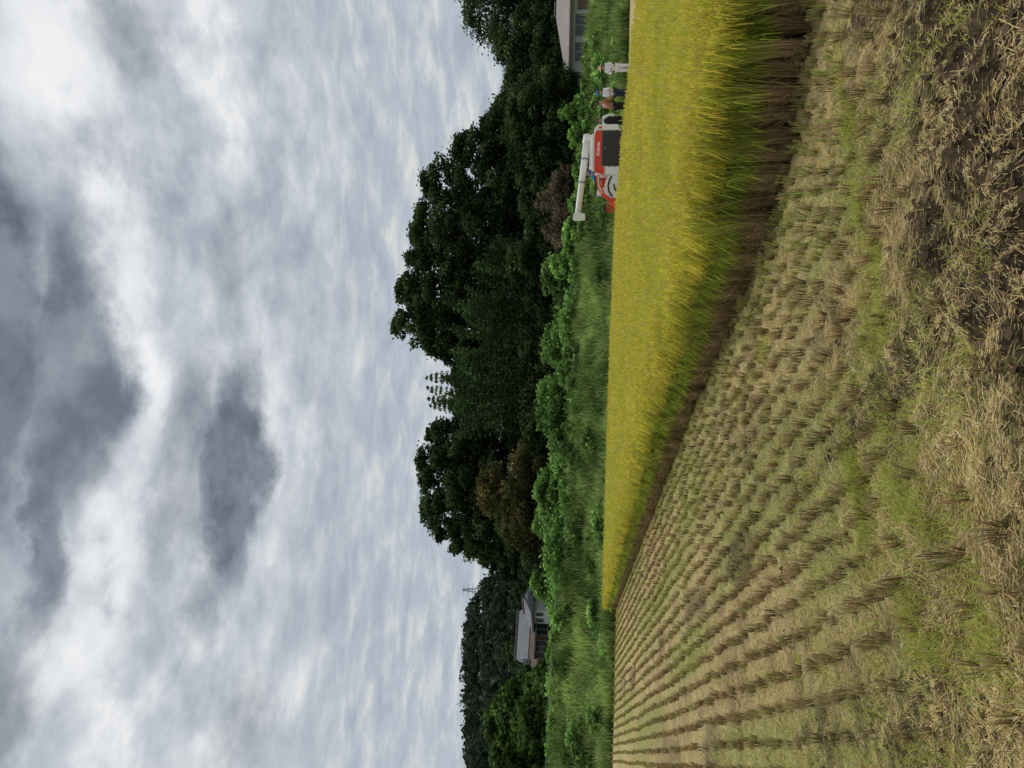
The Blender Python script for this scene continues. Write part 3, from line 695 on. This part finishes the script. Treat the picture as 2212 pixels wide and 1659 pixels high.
    A('platform',box(-1.0,-.1,.1,.82,.78,.84),M_gry)
    A('seat',join_py([box(-.30,.08,.28,.70,1.43,1.53),box(.0,.09,.28,.70,1.53,1.98)]),M_blk,bevel=.04)
    cc=A('control_column',join_py([prism([(-.98,.84),(-.72,.84),(-.70,1.55),(-.95,1.62)],.15,.8)]),M_wht,bevel=.03)
    A('lever',tube([(-.8,.5,1.58),(-.72,.5,1.78)],[.015,.015],6),M_blk,cc)
    A('lever',tube([(-.85,.3,1.58),(-.77,.3,1.74)],[.015,.015],6),M_blk,cc)
    A('handrail',tube([(-.98,.78,.9),(-1.0,.78,1.85),(-.85,.78,1.92),(-.6,.78,1.9)],[.018]*4,6),M_gry)
    au=A('unloading_auger',tube([(1.50,.35,2.10),(-.1,.0,2.25),(-2.0,-.40,2.43)],[.165,.145,.125],16),M_wht,smooth=True)
    A('auger_pivot',join_py([tube([(1.50,.35,1.5),(1.50,.35,2.2)],[.18,.17],14),tube([(1.64,.40,2.08),(1.3,.30,2.11)],[.20,.20],14)]),M_wht,au,smooth=True)
    A('auger_collar',tube([(-.55,-.095,2.295),(-.62,-.11,2.302)],[.17,.17],16),M_gry,au)
    A('auger_collar',tube([(.55,.14,2.19),(.48,.128,2.196)],[.185,.185],16),M_gry,au)
    A('auger_spout',prism([(-2.28,2.50),(-2.24,2.64),(-1.96,2.60),(-1.95,2.32),(-2.02,2.10),(-2.26,2.10)],-.54,-.26),M_wht,au,bevel=.02)
    A('auger_rest',tube([(-.2,.0,1.75),(-.2,.0,2.12)],[.03,.03],8),M_gry)
    A('exhaust_pipe',tube([(.25,.5,1.9),(.25,.5,2.1),(.33,.5,2.2)],[.035,.035,.035],8),M_gry)
    A('work_light',tube([(-.35,-.82,1.82),(-.35,-.90,1.82)],[.05,.06],10),M_gry)
harvester()

# ------------------------------------------------------------ people
def skin_mesh(name, V, E, Rd, mat, parent, sub=2, root=0):
    me=bpy.data.meshes.new(name); me.from_pydata(V,E,[]); me.update()
    o=bpy.data.objects.new(name,me); COL.objects.link(o)
    o.modifiers.new('Skin','SKIN')
    sv=me.skin_vertices[0].data
    for i,r in enumerate(Rd):
        r=(r,r) if not isinstance(r,tuple) else r
        sv[i].radius=r; sv[i].use_root=(i==root)
    s=o.modifiers.new('Sub','SUBSURF'); s.levels=sub; s.render_levels=sub
    bpy.context.view_layer.update()
    dg=bpy.context.evaluated_depsgraph_get(); nm=bpy.data.meshes.new_from_object(o.evaluated_get(dg))
    bpy.data.objects.remove(o); nm.name=name; nm.materials.clear(); nm.materials.append(mat)
    for p in nm.polygons: p.use_smooth=True
    return link(bpy.data.objects.new(name,nm),parent)
M_skin=pbr('skin',(.48,.30,.21),.6,var=.05); M_hair=pbr('dark_hair',(.02,.017,.015),.6); M_eye=pbr('eye',(.02,.02,.02),.2)
def uvs(cx,cy,cz,rx,ry,rz,n=14,m=8,v0=0.,v1=1.):
    V=[];F=[]
    for j in range(m+1):
        ph=math.pi*(v0+(v1-v0)*j/m)
        for i in range(n):
            a=2*math.pi*i/n; V.append((cx+rx*math.sin(ph)*math.cos(a),cy+ry*math.sin(ph)*math.sin(a),cz+rz*math.cos(ph)))
    for j in range(m):
        for i in range(n): F.append((j*n+i,j*n+(i+1)%n,(j+1)*n+(i+1)%n,(j+1)*n+i))
    return V,F
def person(X,Y,z,rot,label,shirt,trous,hat=None,hatstyle='cap',scale=1.0,pose='stand',sleeve='long',vest=None,arms=None):
    root=empty('person',(X,Y,z),label,'person',rotz=rot); root.scale=(scale,)*3
    sit = pose=='sit'; lean=0
    if pose=='lean': lean=.16
    arms=arms or ((.24,.02,1.08),(.21,.12,.86))
    V=[(0,0,.93),(0,lean*.3,1.06),(0,lean*.7,1.25),(0,lean,1.385),(0,lean*1.1+.01,1.45),(0,lean*1.2+.02,1.53),(0,lean*1.2+.01,1.60)]
    Rd=[(.135,.105),(.125,.095),(.15,.105),(.075,.06),(.05,.05),(.083,.095),(.072,.082)]
    E=[(0,1),(1,2),(2,3),(3,4),(4,5),(5,6)]
    def add(p,r,par): V.append(p); Rd.append(r); E.append((par,len(V)-1)); return len(V)-1
    add((0,lean*1.2+.118,1.525),.010,5)
    armi=[];legi=[]
    for s in(-1,1):
        aa=arms
        sh=add((s*.155,lean*.95,1.345),.056,2)
        el=add((s*aa[0][0],aa[0][1]+lean,aa[0][2]),.041,sh)
        wr=add((s*aa[1][0],aa[1][1]+lean,aa[1][2]),.027,el)
        dv=(Vector(V[wr])-Vector(V[el])).normalized()
        pm=add(tuple(Vector(V[wr])+dv*.06),(.034,.018),wr)
        sd=dv.cross(Vector((0,1,.3))).normalized()
        for k,(o_,l_) in enumerate(((-.028,.065),(-.010,.078),(.010,.074),(.028,.058))):
            f1=add(tuple(Vector(V[pm])+sd*o_+dv*.045),.009,pm)
            f2=add(tuple(Vector(V[f1])+dv*l_*.6+Vector((0,.015,0))),.008,f1)
        th=add(tuple(Vector(V[wr])+dv*.03+sd*.035*(-s)+Vector((0,.02,0))),.010,wr); add(tuple(Vector(V[th])+dv*.04+sd*.015*(-s)),.009,th)
        armi.append((sh,el,wr))
    for s in(-1,1):
        if sit: hp,kn,an,to=(s*.1,.04,.88),(s*.13,.45,.90),(s*.13,.50,.47),(s*.13,.64,.42)
        else: hp,kn,an,to=(s*.09,.0,.87),(s*.10,.03,.48),(s*.105,-.01,.09),(s*.12,.14,.045)
        h_=add(hp,.088,0); k_=add(kn,.058,h_); a_=add(an,.037,k_); t_=add(to,(.042,.03),a_); legi.append((h_,k_,a_))
    skin_mesh('body',V,E,Rd,M_skin,root,sub=2)
    inf=lambda r,f,o:(r*f+o) if not isinstance(r,tuple) else (r[0]*f+o,r[1]*f+o)
    SV=[V[0],V[1],V[2],V[3]]; SR=[inf(Rd[0],1.02,.012),inf(Rd[1],1.08,.016),inf(Rd[2],1.08,.016),(.085,.07)]; SE=[(0,1),(1,2),(2,3)]
    SV[0]=(SV[0][0],SV[0][1],.86)
    for (sh,el,wr) in armi:
        i0=len(SV); SV+=[V[sh],V[el]]; SR+=[inf(Rd[sh],1.05,.014),.056]; SE+=[(2,i0),(i0,i0+1)]
        if sleeve=='long': SV.append(V[wr]); SR.append(.042); SE.append((i0+1,i0+2))
    skin_mesh('shirt',SV,SE,SR,shirt,root)
    if vest: skin_mesh('vest',SV[:4],[(0,1),(1,2),(2,3)],[(r[0]+.018,r[1]+.018) for r in SR[:4]],vest,root)
    TV=[(0,0,.93)]; TR=[(.150,.12)]; TE=[]
    for (h_,k_,a_) in legi:
        i0=len(TV); TV+=[V[h_],V[k_],V[a_]]; TR+=[.102,.074,.058]; TE+=[(0,i0),(i0,i0+1),(i0+1,i0+2)]
    skin_mesh('trousers',TV,TE,TR,trous,root)
    hy=lean*1.2+.015
    for s in(-1,1):
        v,f=uvs(s*.033,hy+.093,1.545,.011,.007,.008,8,5); obj_py('eye',v,f,M_eye,root,smooth=True)
        v,f=uvs(s*.092,hy,1.53,.014,.024,.034,8,5); obj_py('ear',v,f,M_skin,root,smooth=True)
        a_=V[legi[0 if s<0 else 1][2]]
        v,f=uvs(a_[0],a_[1]+.06,a_[2]-.035,.055,.135,.055,12,6); obj_py('shoe',v,f,M_rub,root,smooth=True)
    v,f=uvs(0,hy-.02,1.575,.098,.105,.095,16,7,0,.55); obj_py('hair',v,f,M_hair,root,smooth=True)
    if hat:
        v,f=uvs(0,hy-.005,1.60,.108,.115,.10,16,6,0,.5); parts=[(v,f)]
        br_=.12 if hatstyle=='cap' else .20
        n=20;RV=[];RF=[]
        for i in range(n):
            a=2*math.pi*i/n; fx,fy=math.cos(a),math.sin(a)
            ext=br_ if hatstyle!='cap' else (.112+.09*max(0,fy)**2)
            RV+=[(fx*.100,hy+fy*.108,1.605),(fx*(ext+ .0),hy+fy*(ext+.01),1.59 if hatstyle=='cap' else 1.575)]
        for i in range(n): j=(i+1)%n; RF.append((2*i,2*i+1,2*j+1,2*j))
        parts.append((RV,RF)); V_,F_=join_py(parts); o=obj_py('hat',V_,F_,hat,root,smooth=True)
        so=o.modifiers.new('Solidify','SOLIDIFY'); so.thickness=.006
    return root
C_w=pbr('white_cotton',(.82,.82,.84),.9,nscale=12,var=.08); C_g=pbr('pale_grey_cotton',(.55,.55,.56),.9,nscale=12); C_bl=pbr('navy_cloth',(.03,.04,.07),.9); C_br=pbr('rust_brown_cloth',(.38,.16,.09),.9)
C_k=pbr('black_cloth',(.02,.02,.022),.9); C_tan=pbr('straw_hat',(.55,.40,.25),.9,nscale=30); C_cap=pbr('blue_cap',(.05,.18,.32),.8); C_blue=pbr('blue_workwear',(.07,.15,.48),.9)
pi=math.pi
def pz(x,y): return float(gz(x,y))
person(14.0,33.0,pz(14.0,33),pi*.75,"person in white clothes and tan hat, hands held in front",C_w,C_w,C_tan,'brim',1.0,arms=((.22,.06,1.10),(.08,.26,1.12)))
person(12.92,33.0,pz(12.92,33),pi*.62,"person in white shirt and blue cap, standing with arms bent",C_w,C_bl,C_cap,'cap',1.04,arms=((.26,.02,1.10),(.12,.24,1.10)),sleeve='short')
person(12.42,33.3,pz(12.42,33.3),-pi*.35,"person in rust brown top, leaning slightly forward",C_br,C_k,None,'cap',1.04,pose='lean')
person(11.78,33.3,pz(11.78,33.3),pi*.9,"person with dark hair in white shirt and black vest",C_w,C_k,None,'cap',1.04,vest=C_k)
person(9.65,33.92,pz(9.6,33.9)+.62,pi*.5,"seated person in blue work clothes driving the harvester",C_blue,C_g,C_g,'cap',1.0,pose='sit',arms=((.24,.14,1.14),(.17,.40,1.14)))

# ------------------------------------------------------------ world
w=bpy.data.worlds.new("World"); scn.world=w; w.use_nodes=True
n=w.node_tree.nodes; l=w.node_tree.links; n.clear()
def MT(op,a,b=None,c=None):
    x=n.new('ShaderNodeMath'); x.operation=op
    for i,v in enumerate((a,b,c)):
        if v is None: continue
        if isinstance(v,(int,float)): x.inputs[i].default_value=v
        else: l.new(v,x.inputs[i])
    return x.outputs[0]
def VM(op,a,b=None,s=None):
    x=n.new('ShaderNodeVectorMath'); x.operation=op
    for i,v in enumerate((a,b)):
        if v is None: continue
        if isinstance(v,tuple): x.inputs[i].default_value=v
        else: l.new(v,x.inputs[i])
    if s is not None:
        if isinstance(s,(int,float)): x.inputs['Scale'].default_value=s
        else: l.new(s,x.inputs['Scale'])
    return x
def MR(v,a,b,c,d,smooth=True):
    x=n.new('ShaderNodeMapRange'); x.interpolation_type='SMOOTHSTEP' if smooth else 'LINEAR'
    l.new(v,x.inputs[0]); 
    for i,k in enumerate((a,b,c,d)): x.inputs[i+1].default_value=k
    return x.outputs[0]
def NZ(v,scale,detail=5,rough=.5,dist=0):
    x=n.new('ShaderNodeTexNoise'); l.new(v,x.inputs['Vector']); x.inputs['Scale'].default_value=scale; x.inputs['Detail'].default_value=detail; x.inputs['Roughness'].default_value=rough; x.inputs['Distortion'].default_value=dist; return x
def MIX(f,a,b):
    x=n.new('ShaderNodeMix'); x.data_type='RGBA'
    if isinstance(f,(int,float)): x.inputs[0].default_value=f
    else: l.new(f,x.inputs[0])
    for i,v in ((6,a),(7,b)):
        if isinstance(v,tuple): x.inputs[i].default_value=(*v,1)
        else: l.new(v,x.inputs[i])
    return x.outputs[2]
tc=n.new('ShaderNodeTexCoord'); D=tc.outputs['Generated']
sp=n.new('ShaderNodeSeparateXYZ'); l.new(D,sp.inputs[0])
zc=MT('MAXIMUM',sp.outputs[2],0.0); den=MT('ADD',zc,.12)
inv=MT('DIVIDE',1.0,den)
pl=VM('SCALE',D,None,inv).outputs[0]
pm=n.new('ShaderNodeMapping'); l.new(pl,pm.inputs[0]); pm.inputs['Scale'].default_value=(1,1,.0); pl=pm.outputs[0]
n1=NZ(pl,2.2,8,.55,.2); n2=NZ(pl,7.0,7,.6,.2)
md=n.new('ShaderNodeMapping'); l.new(D,md.inputs[0]); md.inputs['Scale'].default_value=(1,1,1.6)
wa=NZ(md.outputs[0],5.5,8,.6,0); wv=VM('SUBTRACT',wa.outputs['Color'],(.5,.5,.5)).outputs[0]
wv=VM('MULTIPLY',wv,(.22,0,.10)).outputs[0]
DW=VM('ADD',D,wv).outputs[0]
wn=NZ(md.outputs[0],10.0,8,.6,0)
def blob(cx,cz,hx_,hz_,st,soft=.5):
    v=VM('SUBTRACT',DW,(cx,0,cz)).outputs[0]; v=VM('MULTIPLY',v,(1/hx_,0,1/hz_)).outputs[0]
    x=VM('LENGTH',v).outputs['Value']; return MR(x,1.22,soft,0,st)
dark=None
for b in [(.03,.672,.27,.055,1.0,.62),(.0,.598,.175,.046,.84,.62),(-.08,.487,.14,.036,.55,.5),(-.12,.442,.155,.030,.92,.6),(-.19,.612,.10,.020,.8,.5),(-.357,.618,.095,.035,.65,.4),(-.41,.394,.07,.035,.42,.3),(.147,.4545,.06,.028,.45,.4),(.377,.52,.06,.035,.5,.3),(.27,.67,.13,.030,.5,.3),(-.29,.46,.07,.02,.4,.2),(0.1,.82,.5,.09,.6,.4)]:
    v=blob(*b); dark = v if dark is None else MT('MAXIMUM',dark,v)
bright=None
for b in [(.19,.565,.10,.045,.9,.1),(.33,.583,.12,.05,1.,.1),(-.235,.55,.12,.04,.9,.1),(-.30,.575,.06,.035,.7,.1),(.05,.537,.17,.026,1.,.1),(.02,.43,.12,.05,.25,.1)]:
    v=blob(*b); bright = v if bright is None else MT('MAXIMUM',bright,v)
tex=MT('ADD',MT('MULTIPLY',n1.outputs['Fac'],.45),MT('ADD',MT('MULTIPLY',n2.outputs['Fac'],.3),MT('MULTIPLY',wn.outputs['Fac'],.25)))
base=n.new('ShaderNodeValToRGB'); l.new(tex,base.inputs[0]); cr=base.color_ramp
cr.elements[0].position=.41; cr.elements[0].color=(.34,.385,.45,1); cr.elements[1].position=.60; cr.elements[1].color=(.85,.86,.87,1)
e=cr.elements.new(.46); e.color=(.44,.48,.54,1); e=cr.elements.new(.53); e.color=(.60,.635,.68,1)
col=base.outputs[0]
ms=n.new('ShaderNodeMapping'); l.new(D,ms.inputs[0]); ms.inputs['Scale'].default_value=(7,7,30)
ns=NZ(ms.outputs[0],2.0,8,.6,.4)
hz=MR(sp.outputs[2],.24,.46,1,0)
st=MT('ADD',MT('MULTIPLY',ns.outputs['Fac'],.6),MT('MULTIPLY',tex,.4))
low=n.new('ShaderNodeValToRGB'); l.new(st,low.inputs[0]); cr=low.color_ramp
cr.elements[0].position=.40; cr.elements[0].color=(.39,.44,.51,1); cr.elements[1].position=.62; cr.elements[1].color=(.72,.72,.70,1)
e=cr.elements.new(.51); e.color=(.49,.54,.60,1)
col=MIX(MT('MULTIPLY',hz,.9),col,low.outputs[0])
col=MIX(MT('MULTIPLY',bright,MR(tex,.42,.54,.25,1)),col,(.90,.91,.92))
dk=MIX(MR(n2.outputs['Fac'],.36,.62,0,1),(.10,.122,.16),(.18,.21,.26))
dk=MIX(MR(wn.outputs['Fac'],.47,.66,0,.6),dk,(.30,.33,.38))
col=MIX(dark,col,dk)
sky=n.new('ShaderNodeTexSky'); sky.sky_type='NISHITA'; sky.sun_disc=False; sky.sun_elevation=math.radians(60); sky.sun_rotation=math.radians(-15)
skc=VM('SCALE',sky.outputs[0],None,.07).outputs[0]
col=MIX(.05,col,skc)
bg=n.new('ShaderNodeBackground'); l.new(col,bg.inputs[0]); bg.inputs[1].default_value=1.0
wo=n.new('ShaderNodeOutputWorld'); l.new(bg.outputs[0],wo.inputs[0])

sd=bpy.data.lights.new('sun','SUN'); sd.energy=1.5; sd.angle=math.radians(18); sd.color=(1,.94,.83)
so=bpy.data.objects.new('sun',sd); link(so)
v=Vector((-.15,.35,.85)); so.rotation_euler=v.to_track_quat('Z','Y').to_euler(); so.location=(0,0,50)

# ------------------------------------------------------------ camera (phone held upright, picture stored sideways)
cd=bpy.data.cameras.new('camera'); cam=bpy.data.objects.new('camera',cd); link(cam); scn.camera=cam
cd.sensor_fit='HORIZONTAL'; cd.sensor_width=36; cd.lens=36*1609/2212; cd.clip_end=9000; cd.clip_start=.05
th=math.radians(6.2); r=.0227
f=Vector((0,math.cos(th),math.sin(th))); u=Vector((0,-math.sin(th),math.cos(th))); rt=Vector((1,0,0))
pr=rt*math.cos(r)+u*math.sin(r); pu=-rt*math.sin(r)+u*math.cos(r)
Mx=Matrix((( -pu.x,pr.x,-f.x,0),(-pu.y,pr.y,-f.y,0),(-pu.z,pr.z,-f.z,1.6),(0,0,0,1)))
cam.matrix_world=Mx
